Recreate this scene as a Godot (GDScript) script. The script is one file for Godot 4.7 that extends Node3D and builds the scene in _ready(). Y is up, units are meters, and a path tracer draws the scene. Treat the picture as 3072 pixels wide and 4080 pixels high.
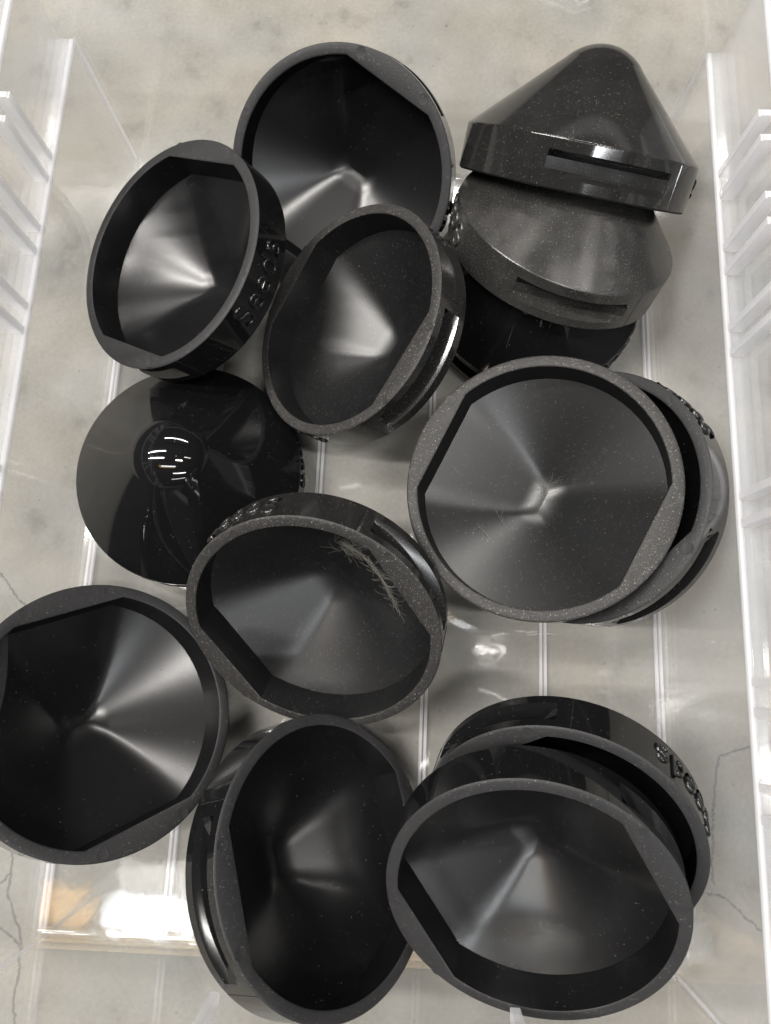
extends Node3D
# A clear plastic storage tub on a concrete-look surface, seen from above, with fourteen black cone-shaped caps lying loose in it.

const R := 0.0463          # outer radius of a cap
const BAND := 0.354        # height of its band, in radii
const INNER := 0.915       # inner radius of the band, in radii
const FLAT := 0.82         # distance of the two inner flats from the axis, in radii
const WALL := 0.29         # height of the straight inner wall, in radii
const SLOT := 0.868        # distance of the grip flats from the axis, in radii
const TILT := 0.724        # slope of the outer cone
const BULGE := 0.82        # slope of the tip where it meets the cone, a little steeper
const DOME := 0.44         # radius of the rounded tip, in radii

var rng := RandomNumberGenerator.new()
var M := {}
var parts := []            # [name, mesh, material key] of a cap


func _ready() -> void:
	rng.seed = 7
	# ---- camera, surroundings, exposure
	var cam := Camera3D.new()
	cam.name = "camera"
	cam.fov = 72.54
	cam.near = 0.01
	cam.far = 60.0
	cam.transform = Transform3D(Basis(Vector3(0.99904, -0.0146, -0.0414), Vector3(-0.0374, 0.2102, -0.97694), Vector3(0.023, 0.97755, 0.2094)).orthonormalized(), Vector3(0.0123, 0.294, 0.0611))
	add_child(cam)
	cam.current = true
	var env := Environment.new()
	env.background_mode = Environment.BG_COLOR
	env.background_color = Color(0.03, 0.03, 0.032).linear_to_srgb()
	env.tonemap_mode = Environment.TONE_MAPPER_LINEAR
	env.tonemap_exposure = 1.0
	env.sdfgi_enabled = true
	env.ssao_enabled = true
	env.ssil_enabled = true
	var we := WorldEnvironment.new()
	we.name = "surroundings"
	we.environment = env
	add_child(we)
	make_materials()
	# ---- the rows of tube lamps under the ceiling: glints on the dome of the upturned cone and in the tub's base
	var day := Color(1.0, 0.985, 0.965)
	lamp(Vector3(-1.73, 2.4, 0.20), 2.14, 0.08, 10.0, day, "long left tube lamp of the row over the middle of the tub")
	lamp(Vector3(-1.65, 2.4, -0.42), 2.2, 0.07, 9.5, day, "long left tube lamp of the row just behind the middle one")
	lamp(Vector3(0.36, 2.4, 0.0), 0.09, 0.02, 0.012, day, "shortest tube lamp, right of the row over the middle of the tub")
	lamp(Vector3(1.52, 2.4, 0.0), 0.76, 0.04, 0.5, day, "right hand tube lamp of the row over the middle of the tub")
	lamp(Vector3(0.66, 2.4, 0.36), 0.6, 0.06, 2.8, day, "short tube lamp just in front of the middle row, right of the tub's centre")
	lamp(Vector3(-0.30, 2.4, 0.965), 1.35, 0.11, 1.3, Color(0.97, 0.99, 1.0), "cool white tube lamp mirrored in the tub base by the front left corner")
	lamp(Vector3(-1.12, 2.4, 0.945), 0.2, 0.11, 0.05, Color(1.0, 0.76, 0.40), "short warm lamp mirrored at the front left corner of the tub")
	lamp(Vector3(-0.45, 2.4, 1.085), 1.5, 0.08, 0.16, Color(1.0, 0.8, 0.45), "dim golden lamp beside the cool white one over the front of the tub")
	lamp(Vector3(0.9, 2.4, 1.80), 1.5, 0.07, 3.1, Color(0.98, 0.99, 1.0), "tube lamp in front of the tub, over the viewer")
	lamp(Vector3(0.9, 2.4, 2.8), 1.9, 0.10, 1.4, Color(0.98, 0.99, 1.0), "tube lamp farthest in front of the tub, behind the viewer")
	lamp(Vector3(0.2, 2.4, -1.9), 2.4, 0.06, 7.5, day, "tube lamp of the row far behind the tub")
	# ---- the surface
	make_ground()
	make_ceiling()
	make_tub()
	# ---- caps
	make_cap_parts()
	var group := "black cone caps lying in the tub"
	var list := [
		# position of the rim's centre, axis from opening to tip, direction of a flat, direction of the lettering, dust, label
		[Vector3(-0.0834, 0.0515, -0.0904), Vector3(0.4758, -0.8775, -0.0597), Vector3(0.3387, 0.2454, -0.9083), Vector3(0.8057, 0.4076, 0.4297), 1, "black cap with raised word Seeds down its right side, resting above the upturned dome"],
		[Vector3(-0.0185, 0.043, -0.1325), Vector3(0.1563, -0.7335, -0.6614), Vector3(0.5084, 0.6339, -0.5829), Vector3(0.5, 0.0, 0.8), 0, "open black cap nearest the back wall with pale purplish grey rim"],
		[Vector3(-0.0137, 0.0467, -0.0677), Vector3(0.6163, -0.7875, -0.0047), Vector3(-0.6095, -0.4732, -0.6361), Vector3(-0.3, 0.0, 1.0), 2, "dusty black cap tipped left with bright grey inner facet, between lettered cap and cone stack"],
		[Vector3(0.0761, 0.0398, -0.1319), Vector3(0.16, 0.6409, -0.7507), Vector3(0.08, 0.72, 0.69), Vector3(0.96, 0.05, 0.26), 2, "topmost upright black cone of the stack, its rounded tip against the back wall"],
		[Vector3(0.0722, 0.0236, -0.1107), Vector3(0.2254, 0.8822, -0.4134), Vector3(-0.0044, 0.4281, 0.9037), Vector3(-0.9695, 0.2438, -0.0238), 3, "dustiest grey-filmed black cone, middle of the stack of three"],
		[Vector3(0.0666, 0.0002, -0.1013), Vector3(0, 1, 0), Vector3(-0.6, 0, 0.8), Vector3(0.8, 0, 0.6), 0, "lowest black cone of the stack, mostly hidden, standing on the tub base"],
		[Vector3(-0.0766, 0.0002, -0.012), Vector3(0.0238, 0.9997, 0.0053), Vector3(0.3, 0, 0.95), Vector3(0.9, 0, -0.3), 0, "upturned glossy black cone with lamp glints on its round dome"],
		[Vector3(0.0585, 0.0632, 0.0002), Vector3(0.254, -0.9657, -0.0544), Vector3(-0.868, -0.2028, -0.4533), Vector3(0.3, 0, -1.0), 2, "widest open black cap with dusty grey rim, lying in another cap at right"],
		[Vector3(0.0758, 0.048, -0.0008), Vector3(0.6693, -0.743, 0.0023), Vector3(0.4745, 0.43, 0.765), Vector3(0.5701, 0.5116, -0.6428), 1, "black cap under the widest cap, only its right crescent and shiny band showing"],
		[Vector3(-0.0181, 0.0477, 0.0519), Vector3(0.1596, -0.7277, -0.6671), Vector3(-0.8153, -0.4782, 0.3266), Vector3(-0.5058, 0.52, -0.6883), 2, "dusty black cap in the middle of the tub holding a tuft of pale lint"],
		[Vector3(-0.087, 0.0455, 0.083), Vector3(-0.61, -0.77, 0.20), Vector3(-0.3752, 0.109, -0.9205), Vector3(1.0, 0, -0.3), 1, "open black cap at the left side with one broad white streak inside"],
		[Vector3(-0.0055, 0.0423, 0.1249), Vector3(-0.695, -0.665, 0.27), Vector3(-0.7016, 0.6982, 0.1427), Vector3(0.0, 0.0, 1.0), 1, "deep black cap at front centre tipped right, silvery grip slot on its left"],
		[Vector3(0.057, 0.0579, 0.1331), Vector3(0.1889, -0.8485, -0.4943), Vector3(-0.8302, -0.4068, 0.3811), Vector3(0, 0, 1.0), 1, "clean black cap at front right with round moulding marks on its rim"],
		[Vector3(0.0682, 0.0436, 0.1176), Vector3(0.2747, -0.7892, -0.5492), Vector3(-0.59, 0.313, -0.745), Vector3(0.7595, 0.5284, -0.3794), 1, "black cap behind the front right one, raised word Seeds on its right band"],
	]
	var proto: Node3D = make_cap()
	for i in list.size():
		var c: Array = list[i]
		var cap: Node3D = proto if i == 0 else proto.duplicate()
		cap.name = "cone_cap" if i == 0 else "cone_cap_%03d" % i
		if i > 0:
			add_child(cap, true)
		place(cap, c[0], c[1], c[2], c[3])
		dust(cap, c[4])
		tag(cap, c[5], "cap", group)
	make_lint(list)


# ---------------------------------------------------------------- naming

func tag(o: Node, label: String, category: String, group := "") -> void:
	o.set_meta("label", label)
	o.set_meta("category", category)
	if group != "":
		o.set_meta("group", group)


func put(called: String, mesh: Mesh, material: Material, parent: Node) -> MeshInstance3D:
	var o := MeshInstance3D.new()
	o.name = called
	o.mesh = mesh
	if material:
		o.material_override = material
	parent.add_child(o, true)
	return o


# ---------------------------------------------------------------- meshes

class Shape:
	var v := PackedVector3Array()
	var n := PackedVector3Array()
	var uv := PackedVector2Array()
	var idx := PackedInt32Array()

	func point(p: Vector3, normal: Vector3, t := Vector2.ZERO) -> int:
		v.append(p)
		n.append(normal.normalized())
		uv.append(t)
		return v.size() - 1

	func tri(a: int, b: int, c: int) -> void:
		var g := (v[c] - v[a]).cross(v[b] - v[a])
		if g.length_squared() < 1e-22:
			return
		if g.dot(n[a] + n[b] + n[c]) < 0.0:
			idx.append_array(PackedInt32Array([a, c, b]))
		else:
			idx.append_array(PackedInt32Array([a, b, c]))

	func quad(a: int, b: int, c: int, d: int) -> void:
		tri(a, b, c)
		tri(a, c, d)

	func flat(p: Array) -> void:   # a flat convex polygon; its normal from the first three corners (seen anticlockwise)
		var g: Vector3 = (p[1] - p[0]).cross(p[2] - p[0]).normalized()
		var k := []
		for q in p:
			k.append(point(q, g))
		for i in range(1, p.size() - 1):
			tri(k[0], k[i], k[i + 1])

	func grid(rows: Array, ring := false) -> void:   # rows of [position, normal]
		var at := []
		for row in rows:
			var line := []
			for e in row:
				line.append(point(e[0], e[1]))
			at.append(line)
		for i in range(rows.size() - 1):
			var m: int = rows[i].size()
			for j in range(m if ring else m - 1):
				var k := (j + 1) % m
				quad(at[i][j], at[i][k], at[i + 1][k], at[i + 1][j])

	func box(lo: Vector3, hi: Vector3) -> void:
		var c := []
		for i in 8:
			c.append(Vector3(hi.x if i & 1 else lo.x, hi.y if i & 2 else lo.y, hi.z if i & 4 else lo.z))
		solid(c)

	func solid(c: Array) -> void:   # eight corners, x fastest, then y, then z
		var mid := Vector3.ZERO
		for q in c:
			mid += q / 8.0
		for f in [[0, 1, 3, 2], [4, 5, 7, 6], [0, 1, 5, 4], [2, 3, 7, 6], [0, 2, 6, 4], [1, 3, 7, 5]]:
			var p := [c[f[0]], c[f[1]], c[f[2]], c[f[3]]]
			var g: Vector3 = (p[1] - p[0]).cross(p[2] - p[0])
			if g.dot(p[0] - mid) < 0.0:
				p.reverse()
			flat(p)

	func tube(path: Array, r0: float, r1: float, sides := 5) -> void:
		var rows := []
		for i in path.size():
			var d: Vector3 = (path[mini(i + 1, path.size() - 1)] - path[maxi(i - 1, 0)]).normalized()
			var u := d.cross(Vector3(0.31, 0.87, 0.38)).normalized()
			var w := d.cross(u)
			var r := lerpf(r0, r1, float(i) / (path.size() - 1))
			var row := []
			for k in sides:
				var a := TAU * k / sides
				var o := u * cos(a) + w * sin(a)
				row.append([path[i] + o * r, o])
			rows.append(row)
		grid(rows, true)

	func mesh() -> ArrayMesh:
		var a := []
		a.resize(Mesh.ARRAY_MAX)
		a[Mesh.ARRAY_VERTEX] = v
		a[Mesh.ARRAY_NORMAL] = n
		a[Mesh.ARRAY_TEX_UV] = uv
		a[Mesh.ARRAY_INDEX] = idx
		var m := ArrayMesh.new()
		m.add_surface_from_arrays(Mesh.PRIMITIVE_TRIANGLES, a)
		return m


# ---------------------------------------------------------------- textures and materials

func noise(freq: float, octaves: int, seed_: int, kind := FastNoiseLite.TYPE_SIMPLEX_SMOOTH) -> FastNoiseLite:
	var f := FastNoiseLite.new()
	f.noise_type = kind
	f.frequency = freq
	f.fractal_octaves = octaves
	f.seed = seed_
	return f


func grain_texture(size: int, freq: float, octaves: int, seed_: int) -> NoiseTexture2D:
	var t := NoiseTexture2D.new()
	t.width = size
	t.height = size
	t.seamless = true
	t.generate_mipmaps = false
	t.noise = noise(freq, octaves, seed_)
	return t


func dust_texture(base: Color, specks: int, fibres: int, film: float, seed_: int, amp := 0.5) -> ImageTexture:
	var s := 1024
	var r := RandomNumberGenerator.new()
	r.seed = seed_
	var im := Image.create(s, s, false, Image.FORMAT_RGB8)
	im.fill(base)
	if film > 0.0:
		var cloud := noise(0.006, 4, seed_).get_seamless_image(s, s)
		var fine := noise(0.18, 2, seed_ + 1).get_seamless_image(s, s)
		for y in s:
			for x in s:
				var a := cloud.get_pixel(x, y).r * 0.75 + 0.25
				var b := fine.get_pixel(x, y).r
				var k := film * a * (0.35 + 1.3 * b * b)
				im.set_pixel(x, y, Color(base.r + k, base.g + 0.97 * k, base.b + 0.92 * k))
	for i in specks:
		var x := r.randi_range(0, s - 1)
		var y := r.randi_range(0, s - 1)
		var t := pow(r.randf(), 2.2)
		var c := base.lerp(Color(0.72, 0.69, 0.64), 0.06 + amp * t)
		var big := 1 + int(r.randf() < 0.7) + int(r.randf() < 0.3) + int(r.randf() < 0.04)
		for dy in big:
			for dx in big:
				im.set_pixel((x + dx) % s, (y + dy) % s, c)
	for i in fibres:
		var p := Vector2(r.randf() * s, r.randf() * s)
		var a := r.randf() * TAU
		var bend := r.randf_range(-0.25, 0.25)
		var c := base.lerp(Color(0.7, 0.68, 0.64), r.randf_range(0.08, 0.3))
		for k in r.randi_range(8, 34):
			im.set_pixel(posmod(int(p.x), s), posmod(int(p.y), s), c)
			p += Vector2(cos(a), sin(a))
			a += bend + r.randf_range(-0.2, 0.2)
	return ImageTexture.create_from_image(im)


func plastic(tex: Texture2D, rough: float, rough_tex: Texture2D, bump: Texture2D, bump_cm: float) -> StandardMaterial3D:
	var m := StandardMaterial3D.new()
	m.albedo_texture = tex
	m.roughness = rough
	m.roughness_texture = rough_tex
	m.metallic_specular = 0.5
	m.uv1_triplanar = true
	m.uv1_world_triplanar = true
	m.uv1_scale = Vector3.ONE * 9.0
	if bump:
		m.heightmap_enabled = true
		m.heightmap_texture = bump
		m.heightmap_scale = bump_cm
	if bump_cm > 0.005:
		m.metallic_specular = 0.32
	return m


func make_materials() -> void:
	var smear := NoiseTexture2D.new()
	smear.width = 512
	smear.height = 512
	smear.seamless = true
	smear.noise = noise(0.012, 4, 5)
	var ramp := Gradient.new()
	ramp.set_color(0, Color(0.55, 0.55, 0.55))
	ramp.set_color(1, Color(1, 1, 1))
	smear.color_ramp = ramp
	var rim_grain := grain_texture(1024, 0.22, 2, 11)
	var skin := grain_texture(1024, 0.16, 2, 12)
	var black := Color(0.0045, 0.0046, 0.005).linear_to_srgb()
	var soft := Color(0.008, 0.008, 0.008).linear_to_srgb()
	var d0 := dust_texture(black, 700, 14, 0.0, 21)
	var d1 := dust_texture(black, 2200, 40, 0.02, 22)
	var d2 := dust_texture(soft, 6500, 90, 0.06, 23)
	var d3 := dust_texture(soft, 12000, 120, 0.16, 24)
	var i0 := dust_texture(black, 500, 10, 0.0, 31)
	var i1 := dust_texture(black, 1300, 30, 0.0, 32)
	var i2 := dust_texture(black, 5200, 90, 0.035, 33)
	var r1 := dust_texture(Color(0.016, 0.016, 0.017).linear_to_srgb(), 6000, 60, 0.04, 25, 0.5)
	var r2 := dust_texture(Color(0.017, 0.0165, 0.0165).linear_to_srgb(), 22000, 90, 0.05, 26, 0.6)
	for k in 4:
		var d: Texture2D = [d0, d1, d2, d3][k]
		M["gloss%d" % k] = plastic(d, [0.07, 0.09, 0.13, 0.30][k], smear, null, 0.0)
		M["inner%d" % k] = plastic([i0, i1, i2, i2][k], [0.27, 0.255, 0.32, 0.34][k], null, skin, 0.0003)
		M["rim%d" % k] = plastic([r1, r1, r2, r2][k], 0.5, null, rim_grain, 0.014)
	# clear plastic of the tub
	M.clear = pane(Color(0.93, 0.95, 0.96, 0.03), 0.06)
	M.clear.uv1_triplanar = true
	M.clear.uv1_world_triplanar = true
	M.clear.uv1_scale = Vector3.ONE * 9.0
	M.clear.heightmap_enabled = true
	M.clear.heightmap_texture = grain_texture(1024, 0.007, 3, 51)
	M.clear.heightmap_scale = 0.0032
	M.wall = pane(Color(0.93, 0.945, 0.97, 0.07), 0.06)
	M.upper = pane(Color(0.92, 0.94, 0.98, 0.10), 0.10)
	M.frost = pane(Color(0.84, 0.84, 0.85, 0.45), 0.45)
	M.haze = pane(Color(0.93, 0.93, 0.95, 0.4), 0.4)
	M.guide = pane(Color(0.93, 0.93, 0.94, 0.42), 0.35)
	for k in ["frost", "haze", "guide"]:
		M[k].backlight_enabled = true
		M[k].backlight = Color(0.85, 0.85, 0.86)
	var lint := StandardMaterial3D.new()
	lint.albedo_color = Color(0.42, 0.41, 0.385)
	lint.roughness = 0.9
	M.lint = lint
	var white := StandardMaterial3D.new()
	white.albedo_color = Color(0.8, 0.8, 0.8)
	white.roughness = 0.6
	M.housing = white


func pane(c: Color, rough: float) -> StandardMaterial3D:
	var m := StandardMaterial3D.new()
	m.transparency = BaseMaterial3D.TRANSPARENCY_ALPHA
	m.albedo_color = c
	m.roughness = rough
	m.cull_mode = BaseMaterial3D.CULL_DISABLED
	return m


# ---------------------------------------------------------------- lamps

func lamp(at: Vector3, length: float, wide: float, energy: float, tint: Color, label: String) -> void:
	var o := Node3D.new()
	o.name = "ceiling_lamp"
	add_child(o, true)
	o.position = at
	tag(o, label, "lamp", "tube lamps under the ceiling")
	var h := Shape.new()
	var l := length / 2.0
	h.solid([Vector3(-l, 0.02, -0.09), Vector3(l, 0.02, -0.09), Vector3(-l, 0.07, -0.05), Vector3(l, 0.07, -0.05), Vector3(-l, 0.02, 0.09), Vector3(l, 0.02, 0.09), Vector3(-l, 0.07, 0.05), Vector3(l, 0.07, 0.05)])
	put("housing", h.mesh(), M.housing, o)
	var glow := StandardMaterial3D.new()
	glow.albedo_color = Color(0.9, 0.9, 0.9)
	glow.emission_enabled = true
	glow.emission = tint
	glow.emission_energy_multiplier = 2.0
	for s in [-1, 1]:
		var t := Shape.new()
		t.tube([Vector3(-l + 0.02, 0.0, 0.045 * s), Vector3(l - 0.02, 0.0, 0.045 * s)], 0.014, 0.014, 12)
		put("tube", t.mesh(), glow, o)
	var a := AreaLight3D.new()
	a.name = "light"
	a.area_size = Vector2(length, wide)
	a.light_color = tint
	a.light_energy = energy
	a.light_specular = 1.0
	a.shadow_enabled = true
	a.set("area_range", 8.0)
	o.add_child(a)
	a.position = Vector3(0, -0.02, 0)
	a.rotation_degrees = Vector3(-90, 0, 0)


# ---------------------------------------------------------------- the ground

func make_ground() -> void:
	var s := 1536
	var span := 0.62
	var im := Image.create(s, s, false, Image.FORMAT_RGB8)
	var big := noise(0.0042, 4, 31).get_seamless_image(s, s)
	var mid := noise(0.014, 5, 32).get_seamless_image(s, s)
	var fine := noise(0.16, 3, 33).get_seamless_image(s, s)
	var hue := noise(0.005, 3, 34).get_seamless_image(s, s)
	for y in s:
		for x in s:
			var b := big.get_pixel(x, y).r - 0.5
			var m := mid.get_pixel(x, y).r - 0.5
			var f := fine.get_pixel(x, y).r - 0.5
			var h := hue.get_pixel(x, y).r - 0.5
			var v := 0.455 + 0.075 * b + 0.05 * m + 0.045 * f
			if m < -0.22:
				v += (m + 0.22) * 0.2
			im.set_pixel(x, y, Color(v + 0.010 + 0.018 * h, v, v - 0.026 - 0.022 * h))
	# pits and scuffs of the concrete pattern
	for i in 900:
		var px := rng.randi_range(0, s - 4)
		var py := rng.randi_range(0, s - 4)
		var dark := rng.randf_range(0.72, 0.93)
		var w := 1 + int(rng.randf() < 0.3) + int(rng.randf() < 0.1)
		for dy in w:
			for dx in w:
				var c := im.get_pixel(px + dx, py + dy)
				im.set_pixel(px + dx, py + dy, Color(c.r * dark, c.g * dark, c.b * dark))
	# cracks
	for c in [
		[[-0.150, 0.085], [-0.147, 0.10], [-0.141, 0.118], [-0.1394, 0.1355], [-0.1363, 0.1492], [-0.1376, 0.1566], [-0.1294, 0.1741], [-0.1295, 0.1863], [-0.1286, 0.2016], [-0.131, 0.23]],
		[[-0.160, 0.17], [-0.1424, 0.155], [-0.1373, 0.1493]], [[-0.16, 0.164], [-0.1412, 0.1684], [-0.1354, 0.1708], [-0.129, 0.1767]],
		[[0.175, 0.084], [0.1565, 0.0886], [0.1447, 0.0926], [0.1407, 0.1101], [0.1385, 0.1403]], [[0.126, 0.152], [0.1342, 0.1437], [0.1434, 0.1454], [0.1556, 0.1555], [0.18, 0.165]],
		[[-0.19, 0.005], [-0.1653, 0.0261], [-0.1586, 0.0322], [-0.152, 0.041], [-0.147, 0.044]],
	]:
		crack(im, c, s, span, 0.70 if c[0][0] < 0.0 else 0.84)
	var g := StandardMaterial3D.new()
	g.albedo_texture = ImageTexture.create_from_image(im)
	g.roughness = 0.55
	g.metallic_specular = 0.35
	var n := grain_texture(512, 0.08, 3, 41)
	g.heightmap_enabled = true
	g.heightmap_texture = n
	g.heightmap_scale = 0.01
	var sh := Shape.new()
	var e := 6.2
	var k := e / span
	sh.point(Vector3(-e, -0.0045, -e), Vector3.UP, Vector2(0.5 - k, 0.5 - k))
	sh.point(Vector3(e, -0.0045, -e), Vector3.UP, Vector2(0.5 + k, 0.5 - k))
	sh.point(Vector3(e, -0.0045, e), Vector3.UP, Vector2(0.5 + k, 0.5 + k))
	sh.point(Vector3(-e, -0.0045, e), Vector3.UP, Vector2(0.5 - k, 0.5 + k))
	sh.quad(0, 1, 2, 3)
	var o := put("floor", sh.mesh(), g, self)
	tag(o, "pale grey concrete-look floor with thin dark cracks under the tub", "floor")
	o.set_meta("kind", "structure")


func make_ceiling() -> void:
	var m := StandardMaterial3D.new()
	m.albedo_color = Color(0.56, 0.545, 0.52)
	m.roughness = 0.8
	var s := Shape.new()
	s.box(Vector3(-5.5, 2.62, -5.5), Vector3(5.5, 2.72, 5.5))
	var o := put("ceiling", s.mesh(), m, self)
	tag(o, "pale ceiling above the lamps, mirrored faintly in the glossy cones", "ceiling")
	o.set_meta("kind", "structure")
	var wood := StandardMaterial3D.new()
	wood.albedo_color = Color(0.34, 0.24, 0.18)
	wood.roughness = 0.7
	var at := [-2.6, -1.25, 0.45, 1.3, 3.4]
	var say := ["back brown ceiling beam", "brown ceiling beam behind the middle row of lamps", "brown ceiling beam just in front of the middle row of lamps", "brown ceiling beam over the front of the tub", "brown ceiling beam far behind the viewer"]
	for i in at.size():
		s = Shape.new()
		s.box(Vector3(-5.2, 2.5, at[i] - 0.07), Vector3(5.2, 2.619, at[i] + 0.07))
		tag(put("ceiling_beam", s.mesh(), wood, self), say[i], "beam", "brown beams across the ceiling")


func crack(im: Image, line: Array, s: int, span: float, dark: float) -> void:
	var jig := Vector2.ZERO
	for i in range(line.size() - 1):
		var a := Vector2(line[i][0], line[i][1])
		var b := Vector2(line[i + 1][0], line[i + 1][1])
		var steps := int((b - a).length() / span * s * 1.5) + 1
		for k in steps:
			jig = jig * 0.96 + Vector2(rng.randf_range(-1, 1), rng.randf_range(-1, 1)) * 0.00022
			var p := (a.lerp(b, float(k) / steps) + jig) / span + Vector2(0.5, 0.5)
			var x := posmod(int(p.x * s), s - 2)
			var y := posmod(int(p.y * s), s - 2)
			var w := 2 if rng.randf() < 0.55 else 1
			for dy in w:
				for dx in w:
					var c := im.get_pixel(x + dx, y + dy)
					if c.g > 0.34:
						im.set_pixel(x + dx, y + dy, Color(c.r * dark, c.g * dark * 1.01, c.b * dark * 1.03))


# ---------------------------------------------------------------- the tub

func make_tub() -> void:
	var o := Node3D.new()
	o.name = "storage_tub"
	add_child(o)
	tag(o, "clear plastic storage tub with stepped ribbed sides holding the black caps", "tub")
	var w := 0.122
	var l := 0.1718
	var t := 0.0018
	var hl := 0.0675       # height of the step in the side walls
	var ht := 0.0985       # height of the upper step
	var s: Shape
	# base: a thin slab with a soft turned-up edge all round
	s = Shape.new()
	s.box(Vector3(-w, -t, -l), Vector3(w, 0.0, l))
	put("base", s.mesh(), M.clear, o)
	# six double ribs along the base
	for i in 6:
		var x := w * (-1.0 + 0.4 * i)
		if i == 0:
			x += 0.0012
		if i == 5:
			x -= 0.0012
		s = Shape.new()
		for k in [-1, 1]:
			var c: float = x + 0.0009 * k
			s.solid([Vector3(c - 0.0007, -t - 0.0013, -l + 0.004), Vector3(c + 0.0007, -t - 0.0013, -l + 0.004), Vector3(c - 0.0005, -t - 0.0002, -l + 0.004), Vector3(c + 0.0005, -t - 0.0002, -l + 0.004), Vector3(c - 0.0007, -t - 0.0013, l - 0.004), Vector3(c + 0.0007, -t - 0.0013, l - 0.004), Vector3(c - 0.0005, -t - 0.0002, l - 0.004), Vector3(c + 0.0005, -t - 0.0002, l - 0.004)])
		put("base_rib", s.mesh(), M.haze, o)
	# side walls with two steps
	for side in [-1.0, 1.0]:
		s = Shape.new()
		slab(s, side, w, 0.0, w + 0.0011, hl, t, l)
		put("lower_wall", s.mesh(), M.wall, o)
		s = Shape.new()
		slab(s, side, w + 0.0011, hl, w + 0.0058, hl + 0.0004, t, l)
		put("ledge", s.mesh(), M.upper, o)
		s = Shape.new()
		rounded_edge(s, side, w + 0.0011, hl, l)
		put("ledge_edge", s.mesh(), M.frost, o)
		s = Shape.new()
		slab(s, side, w + 0.0058, hl + 0.0004, w + 0.0066, ht, t, l)
		put("upper_wall", s.mesh(), M.upper, o)
		s = Shape.new()
		rounded_edge(s, side, w + 0.0066, ht, l)
		put("rim_edge", s.mesh(), M.frost, o)
		s = Shape.new()
		slab(s, side, w + 0.0066, ht, w + 0.0135, ht + 0.0005, t, l)
		put("rim_ledge", s.mesh(), M.upper, o)
		s = Shape.new()
		slab(s, side, w + 0.0135, ht + 0.0005, w + 0.0142, ht + 0.022, t, l)
		put("top_wall", s.mesh(), M.upper, o)
		# pairs of upright guide ribs on the upper walls
		for zc in [-0.1135, -0.0835, -0.0525, 0.0075, 0.0672, 0.0982]:
			for d in [-0.0046, 0.0046]:
				guide(o, side, w, zc + d, hl, ht)
	# end walls
	s = Shape.new()
	end_wall(s, -1.0, w, l, t, ht + 0.02)
	put("back_wall", s.mesh(), M.clear, o)
	s = Shape.new()
	end_wall(s, 1.0, w, l, t, ht + 0.02)
	put("front_wall", s.mesh(), M.clear, o)
	# turned-up fillet where base and front wall meet, and along the back
	for e in [-1.0, 1.0]:
		s = Shape.new()
		var rows := []
		for i in 9:
			var a := PI / 2 * i / 8.0
			var p := Vector3(0, 0.0055 * (1 - cos(a)), e * (l - 0.0055 + 0.0055 * sin(a)))
			var nn := Vector3(0, cos(a), -e * sin(a))
			rows.append([[p + Vector3(-w + 0.001, 0.0004, 0), nn], [p + Vector3(w - 0.001, 0.0004, 0), nn]])
		s.grid(rows)
		put("base_fillet", s.mesh(), M.clear, o)
	# rolled lip round the top of the tub
	for e in [-1.0, 1.0]:
		s = Shape.new()
		s.box(Vector3(-w - 0.012, ht + 0.0185, minf(e * (l + 0.0045), e * (l + 0.013))), Vector3(w + 0.012, ht + 0.0215, maxf(e * (l + 0.0045), e * (l + 0.013))))
		put("rolled_lip", s.mesh(), M.frost, o)
	# frosted corner seams
	for sx in [-1.0, 1.0]:
		for sz in [-1.0, 1.0]:
			s = Shape.new()
			s.tube([Vector3(sx * w, 0.001, sz * l), Vector3(sx * (w + 0.0011), hl, sz * (l + 0.0012))], 0.0007, 0.0007, 8)
			put("corner_seam", s.mesh(), M.haze, o)
	# the two upright guides on the front wall
	for x in [-0.0425, 0.0548]:
		s = Shape.new()
		s.solid([Vector3(x - 0.0016, 0.04, l - 0.0035), Vector3(x + 0.0016, 0.04, l - 0.0035), Vector3(x - 0.0016, ht, l - 0.003), Vector3(x + 0.0016, ht, l - 0.003), Vector3(x - 0.0016, 0.04, l + 0.0005), Vector3(x + 0.0016, 0.04, l + 0.0005), Vector3(x - 0.0016, ht, l + 0.0012), Vector3(x + 0.0016, ht, l + 0.0012)])
		put("front_guide_rib", s.mesh(), M.frost, o)


func slab(s: Shape, side: float, x0: float, y0: float, x1: float, y1: float, t: float, l: float) -> void:
	# a wall along z whose inner face runs from (x0, y0) up to (x1, y1)
	var inner := Vector2(x1 - x0, y1 - y0).normalized()
	var out := Vector2(inner.y, -inner.x) * t
	var c := []
	for z in [-l, l]:
		c.append(Vector3(side * x0, y0, z))
		c.append(Vector3(side * (x0 + out.x), y0 + out.y, z))
		c.append(Vector3(side * x1, y1, z))
		c.append(Vector3(side * (x1 + out.x), y1 + out.y, z))
	s.solid(c)


func end_wall(s: Shape, e: float, w: float, l: float, t: float, top: float) -> void:
	var c := []
	for z in [l, l + t]:
		for y in [0.0, top]:
			var x := w - 0.0006 + (0.0135 if y > 0.0 else 0.0)
			c.append(Vector3(-x, y, e * (z + 0.0001 + (0.0018 if y > 0.0 else 0.0))))
			c.append(Vector3(x, y, e * (z + 0.0001 + (0.0018 if y > 0.0 else 0.0))))
	s.solid(c)


func rounded_edge(s: Shape, side: float, x: float, y: float, l: float) -> void:
	var r := 0.00115
	s.tube([Vector3(side * (x + 0.0004), y - 0.0002, -l + 0.0005), Vector3(side * (x + 0.0004), y - 0.0002, l - 0.0005)], r, r, 12)


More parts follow.
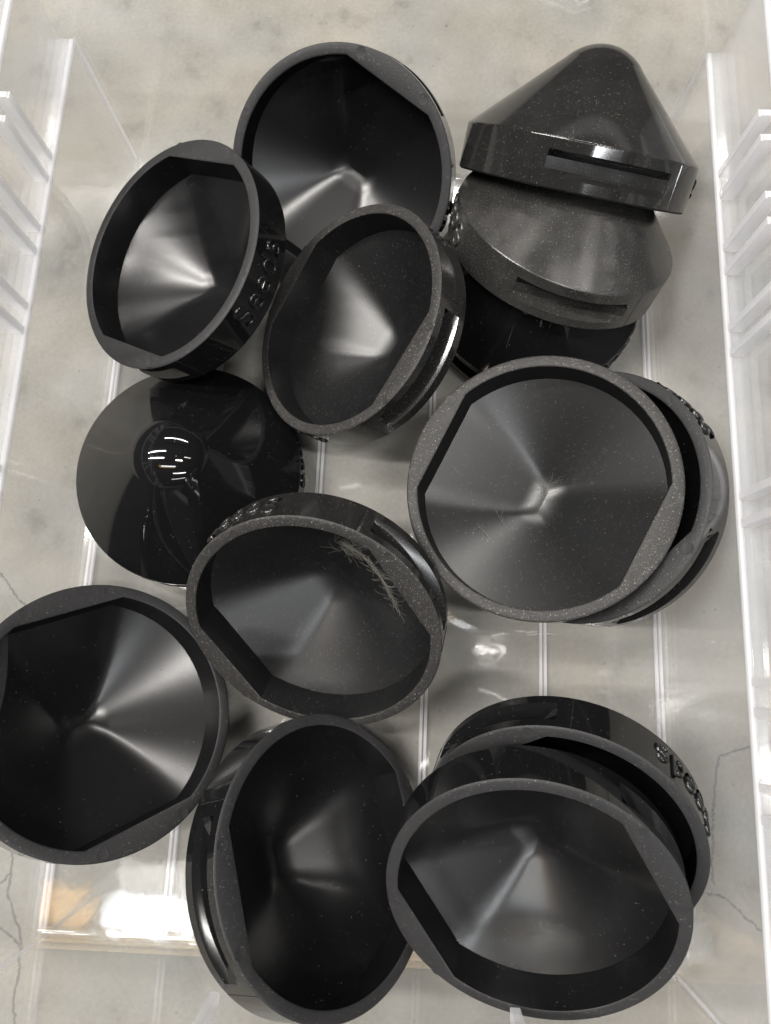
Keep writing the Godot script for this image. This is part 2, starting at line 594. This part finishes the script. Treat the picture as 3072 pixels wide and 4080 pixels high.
func guide(o: Node3D, side: float, w: float, z: float, hl: float, ht: float) -> void:
	# one upright guide: a web with a thicker, rounded inner lip
	var s := Shape.new()
	var x0 := w + 0.0022
	var x1 := w + 0.0064
	s.box(Vector3(minf(side * x0, side * x1), hl + 0.0006, z - 0.0011), Vector3(maxf(side * x0, side * x1), ht - 0.0004, z + 0.0011))
	var web := put("guide_rib", s.mesh(), M.guide, o)
	s = Shape.new()
	s.solid([Vector3(side * (x0 - 0.0009), hl + 0.0012, z - 0.0013), Vector3(side * (x0 - 0.0001), hl + 0.0004, z - 0.0013), Vector3(side * (x0 - 0.0009), ht - 0.0006, z - 0.0013), Vector3(side * (x0 - 0.0001), ht - 0.0006, z - 0.0013), Vector3(side * (x0 - 0.0009), hl + 0.0012, z + 0.0013), Vector3(side * (x0 - 0.0001), hl + 0.0004, z + 0.0013), Vector3(side * (x0 - 0.0009), ht - 0.0006, z + 0.0013), Vector3(side * (x0 - 0.0001), ht - 0.0006, z + 0.0013)])
	put("guide_lip", s.mesh(), M.frost, web)


# ---------------------------------------------------------------- a cap (opening at y = 0, tip up, flats at +-x, lettering towards +z)

func smin(a: float, b: float, k: float) -> float:
	var h := clampf(0.5 + 0.5 * (b - a) / k, 0.0, 1.0)
	return lerpf(b, a, h) - k * h * (1.0 - h)


func depth_at(x: float, z: float) -> float:   # height of the inside of the cone above the opening, in radii
	var r := sqrt(x * x + z * z)
	var cone := WALL + (INNER - r) * 0.53
	var facet := WALL + (FLAT - absf(x)) * 0.55
	return smin(smin(cone, facet, 0.028), 0.71, 0.06)


func edge_at(a: float) -> float:
	return minf(INNER, FLAT / maxf(absf(cos(a)), 1e-4))


func angles() -> Array:   # round the opening, with a sample on each corner of the flats
	var corner := acos(FLAT / INNER)
	var out := []
	var stops := [-corner, corner, PI - corner, PI + corner, TAU - corner]
	var counts := [16, 44, 16, 44]
	for i in 4:
		for k in counts[i]:
			out.append(lerpf(stops[i], stops[i + 1], float(k) / counts[i]))
	return out


func polar(r: float, y: float, a: float) -> Vector3:
	return Vector3(cos(a) * r, y, sin(a) * r) * R


func make_cap_parts() -> void:
	var s: Shape
	var n := 144
	# outer cone with rounded tip and a small round at its foot
	var prof := []    # [radius, height, normal angle from the horizontal]
	var f := 0.022
	for i in 6:
		var e := (PI / 2 - TILT) * i / 5.0
		prof.append([1.0 - f + f * cos(e), BAND - f * 0.36 + f * sin(e), e])
	var tip_r := DOME * sin(BULGE)
	var r0: float = prof[5][0]
	var y0: float = prof[5][1]
	var y1 := y0 + (r0 - tip_r) * tan(TILT)
	for i in range(1, 21):
		prof.append([lerpf(r0, tip_r, i / 20.0), lerpf(y0, y1, i / 20.0), PI / 2 - TILT])
	for i in range(1, 19):
		var e := PI / 2 - BULGE + BULGE * i / 18.0
		prof.append([maxf(DOME * cos(e), 0.0), y1 - DOME * cos(BULGE) + DOME * sin(e), e])
	var rows := []
	for p in prof:
		var row := []
		for k in n:
			var a := TAU * k / n
			row.append([polar(p[0], p[1], a), Vector3(cos(a) * cos(p[2]), sin(p[2]), sin(a) * cos(p[2]))])
		rows.append(row)
	s = Shape.new()
	s.grid(rows, true)
	parts.append(["cone_shell", s.mesh(), "gloss"])
	# band: plain hoops above and below the grip slots, and the arcs between them
	var lo := 0.25 * BAND
	var hi := 0.77 * BAND
	var half := acos(SLOT)
	var top: float = prof[0][1]
	s = Shape.new()
	for span in [[0.016, lo], [hi, top]]:
		rows = []
		for y in [span[0], span[1]]:
			var row := []
			for k in n:
				var a := TAU * k / n
				row.append([polar(1.0, y, a), Vector3(cos(a), 0, sin(a))])
			rows.append(row)
		s.grid(rows, true)
	for side in 2:
		rows = []
		for y in [lo, hi]:
			var row := []
			for k in 49:
				var a := lerpf(half, PI - half, k / 48.0) + PI * side
				row.append([polar(1.0, y, a), Vector3(cos(a), 0, sin(a))])
			rows.append(row)
		s.grid(rows)
	parts.append(["band", s.mesh(), "gloss"])
	# the two grip slots: a flat and two crescent ledges
	for side in [-1.0, 1.0]:
		s = Shape.new()
		var za := sin(half)
		var lip := 0.05    # the ledges slope in to the flat
		rows = []
		for y in [lo + lip, hi - lip]:
			rows.append([[Vector3(side * SLOT, y, -za) * R, Vector3(side, 0, 0)], [Vector3(side * SLOT, y, za) * R, Vector3(side, 0, 0)]])
		s.grid(rows)
		for up in [[lo, 1.0], [hi, -1.0]]:
			rows = [[], []]
			for k in 25:
				var a := lerpf(-half, half, k / 24.0)
				rows[0].append([Vector3(side * SLOT, up[0] + up[1] * lip, sin(a)) * R, Vector3(side * 0.4, up[1], 0)])
				rows[1].append([Vector3(side * cos(a), up[0], sin(a)) * R, Vector3(side * 0.5, up[1], 0)])
			s.grid(rows)
		parts.append(["grip_slot", s.mesh(), "gloss"])
	# rim: the flat face round the opening, with small bevels
	var ang := angles()
	rows = [[], [], [], []]
	for a in ang:
		var b := edge_at(a)
		var c := Vector3(cos(a), 0, sin(a))
		rows[0].append([polar(b, 0.012, a), Vector3.DOWN - c])
		rows[1].append([polar(b + 0.011, 0.0, a), Vector3.DOWN - c * 0.15])
		rows[2].append([polar(0.984, 0.0, a), Vector3.DOWN + c * 0.15])
		rows[3].append([polar(1.0, 0.016, a), Vector3.DOWN + c])
	s = Shape.new()
	s.grid(rows, true)
	parts.append(["rim", s.mesh(), "rim"])
	# straight inner wall: two arcs and two flats, each with its own normals
	s = Shape.new()
	var corner := acos(FLAT / INNER)
	for side in 2:
		rows = [[], []]
		for k in 33:
			var a := lerpf(corner, PI - corner, k / 32.0) + PI * side
			for e in 2:
				rows[e].append([polar(INNER, 0.012 if e == 0 else WALL + 0.004, a), -Vector3(cos(a), 0, sin(a))])
		s.grid(rows)
		rows = [[], []]
		var x := FLAT * (1.0 if side == 0 else -1.0)
		for z in [-sin(corner) * INNER, sin(corner) * INNER]:
			for e in 2:
				rows[e].append([Vector3(x, 0.012 if e == 0 else WALL + 0.004, z) * R, Vector3(-signf(x), 0, 0)])
		s.grid(rows)
	parts.append(["inner_wall", s.mesh(), "inner"])
	# inner cone with its two facets
	rows = []
	for i in 61:
		var row := []
		var q := 1.0 - i / 60.0
		for a in ang:
			var b := edge_at(a) * q
			var x := cos(a) * b
			var z := sin(a) * b
			var e := 0.006
			var gx := (depth_at(x + e, z) - depth_at(x - e, z)) / (2 * e)
			var gz := (depth_at(x, z + e) - depth_at(x, z - e)) / (2 * e)
			row.append([Vector3(x, depth_at(x, z), z) * R, Vector3(gx, -1, gz)])
		rows.append(row)
	s = Shape.new()
	s.grid(rows, true)
	parts.append(["inner_cone", s.mesh(), "inner"])
	# round ejector marks on the rim
	for p in [Vector2(0.897, 0.31), Vector2(0.897, -0.31), Vector2(-0.897, 0.31), Vector2(-0.897, -0.31), Vector2(0.0, 0.957), Vector2(0.0, -0.957)]:
		var r := 0.046 if absf(p.x) > 0.1 else 0.03
		rows = []
		for e in [[1.0, 0.0, 0.25], [0.95, -0.0016, 0.12], [0.86, -0.0016, -0.2], [0.80, -0.0006, -0.1], [0.0, -0.0006, 0.0]]:
			var row := []
			for k in 20:
				var a := TAU * k / 20
				var d := Vector3(cos(a), 0, sin(a))
				row.append([(Vector3(p.x, e[1] - 0.0002, p.y) + d * r * e[0]) * R, Vector3.DOWN + d * e[2]])
			rows.append(row)
		s = Shape.new()
		s.grid(rows, true)
		parts.append(["ejector_mark", s.mesh(), "rim"])
	# fine mould seams on the band
	for a in [0.62, PI - 0.62, PI + 0.62, -0.62]:
		s = Shape.new()
		var d := Vector3(cos(a), 0, sin(a))
		var u := Vector3(-sin(a), 0, cos(a)) * 0.005
		s.solid([d * 0.999 - u + Vector3(0, 0.02, 0), d * 1.003 - u * 0.3 + Vector3(0, 0.02, 0), d * 0.999 - u + Vector3(0, BAND - 0.01, 0), d * 1.003 - u * 0.3 + Vector3(0, BAND - 0.01, 0), d * 0.999 + u + Vector3(0, 0.02, 0), d * 1.003 + u * 0.3 + Vector3(0, 0.02, 0), d * 0.999 + u + Vector3(0, BAND - 0.01, 0), d * 1.003 + u * 0.3 + Vector3(0, BAND - 0.01, 0)].map(func(q): return q * R))
		parts.append(["mould_seam", s.mesh(), "gloss"])
	# raised lettering: rounded strokes bent round the band, their top towards the opening
	var adv := [0.152, 0.146, 0.146, 0.158, 0.128]
	var u := -0.365
	var word := "Seeds"
	for i in word.length():
		s = Shape.new()
		for line in strokes(word[i]):
			var path := []
			for q in line:
				var a: float = u + 0.018 + q.x * 0.19
				var h: float = BAND * 0.5 + 0.095 - q.y * 0.20
				path.append(Vector3(-sin(a) * 1.003, h, cos(a) * 1.003) * R)
			s.tube(path, 0.0165 * R, 0.0165 * R, 10)
		u += adv[i]
		parts.append(["letter", s.mesh(), "gloss"])


func arc(c: Vector2, rx: float, ry: float, from: float, to: float, n := 14) -> Array:
	var out := []
	for k in n + 1:
		var a := deg_to_rad(lerpf(from, to, float(k) / n))
		out.append(c + Vector2(cos(a) * rx, sin(a) * ry))
	return out


func strokes(letter: String) -> Array:   # centre lines, one unit tall
	if letter == "S" or letter == "s":
		var k := 1.0 if letter == "S" else 0.68
		var line := arc(Vector2(0.30, 0.74), 0.25, 0.235, 28, 262) + arc(Vector2(0.30, 0.265), 0.27, 0.24, 82, -155)
		return [line.map(func(q): return Vector2(q.x * (0.98 if k == 1.0 else 0.84), q.y * k))]
	if letter == "e":
		return [[Vector2(0.05, 0.35), Vector2(0.30, 0.35), Vector2(0.55, 0.35)] + arc(Vector2(0.30, 0.34), 0.265, 0.31, 0, 312, 20)]
	return [arc(Vector2(0.28, 0.33), 0.25, 0.31, 0, 360, 20), [Vector2(0.55, 1.0), Vector2(0.55, 0.6), Vector2(0.55, 0.3), Vector2(0.55, 0.02)]]


func make_cap() -> Node3D:
	var o := Node3D.new()
	o.name = "cone_cap"
	add_child(o)
	var band: Node
	for p in parts:
		var where: Node = o
		if p[0] in ["letter", "grip_slot", "mould_seam"]:
			where = band
		var m := put(p[0], p[1], M[p[2] + "1"], where)
		m.set_meta("finish", p[2])
		if p[0] == "band":
			band = m
	return o


func dust(o: Node, level: int) -> void:
	for c in o.get_children():
		if c is MeshInstance3D and c.has_meta("finish"):
			c.material_override = M[str(c.get_meta("finish")) + str(level)]
		dust(c, level)


func place(o: Node3D, at: Vector3, axis: Vector3, flat: Vector3, text: Vector3) -> void:
	var y := axis.normalized()
	var x := (flat - y * flat.dot(y)).normalized()
	var z := x.cross(y)
	if z.dot(text) < 0.0:
		x = -x
		z = -z
	o.transform = Transform3D(Basis(x, y, z), at)


# ---------------------------------------------------------------- lint

func make_lint(list: Array) -> void:
	var host: Node3D = get_node("cone_cap_009")
	var flip := 1.0
	# a tuft of pale fibres trailing down the inside of the middle cap
	var spine := [Vector2(0.40, 0.33), Vector2(0.455, 0.27), Vector2(0.53, 0.15), Vector2(0.53, 0.0), Vector2(0.50, -0.19), Vector2(0.47, -0.36), Vector2(0.457, -0.476)]
	var s := Shape.new()
	for i in 120:
		var t0 := pow(rng.randf(), 1.7) * 4.6
		var p: Vector2 = spine[int(t0)].lerp(spine[mini(int(t0) + 1, 6)], t0 - int(t0))
		p += Vector2(rng.randf_range(-1, 1), rng.randf_range(-1, 1)) * (0.07 if t0 < 1.6 else 0.018)
		var a: float = (spine[mini(int(t0) + 1, 6)] - spine[int(t0)]).angle() + rng.randf_range(-1.2, 1.2) * (1.8 if t0 < 1.6 else 0.5)
		var curl := rng.randf_range(-0.5, 0.5)
		var lift := rng.randf_range(0.004, 0.035)
		var path := []
		for k in rng.randi_range(5, 11):
			path.append(on_inside(host, p, flip, lift + 0.012 * sin(k * 0.7)))
			p += Vector2(cos(a), sin(a)) * 0.022
			a += curl + rng.randf_range(-0.25, 0.25)
		s.tube(path, 0.000045, 0.00003, 4)
	for j in 5:
		var path := []
		for k in 25:
			var t0 := k / 24.0 * (5.99 - 0.4 * j)
			var p: Vector2 = spine[int(t0)].lerp(spine[int(t0) + 1], t0 - int(t0)) + Vector2(sin(k * 0.9 + j), cos(k * 0.7 + 2 * j)) * 0.012
			path.append(on_inside(host, p, flip, 0.008 + 0.006 * j))
		s.tube(path, 0.00006, 0.00004, 4)
	var o := put("lint_tuft", s.mesh(), M.lint, self)
	tag(o, "pale frayed tuft of lint trailing inside the middle dusty cap", "lint")
	# a few short fibres in the widest cap
	host = get_node("cone_cap_007")
	flip = 1.0 if host.transform.basis.x.dot(list[7][2]) > 0.0 else -1.0
	s = Shape.new()
	for c in [[0.064, -0.095, 9], [0.213, 0.287, 3], [0.36, 0.378, 4]]:
		for i in c[2]:
			var p := Vector2(c[0], c[1]) + Vector2(rng.randf_range(-1, 1), rng.randf_range(-1, 1)) * 0.05
			var a := rng.randf() * TAU
			var path := []
			for k in 7:
				path.append(on_inside(host, p, flip, 0.008 + 0.012 * sin(k * 0.5)))
				p += Vector2(cos(a), sin(a)) * 0.022
				a += rng.randf_range(-0.5, 0.5)
			s.tube(path, 0.000035, 0.000025, 4)
	o = put("lint_fibres", s.mesh(), M.lint, self)
	tag(o, "short pale lint fibres stuck round the tip inside the widest cap", "lint")


func on_inside(host: Node3D, p: Vector2, flip: float, lift: float) -> Vector3:
	var x := p.x * flip
	var z := p.y * flip
	return host.transform * (Vector3(x, depth_at(x, z) - lift, z) * R)
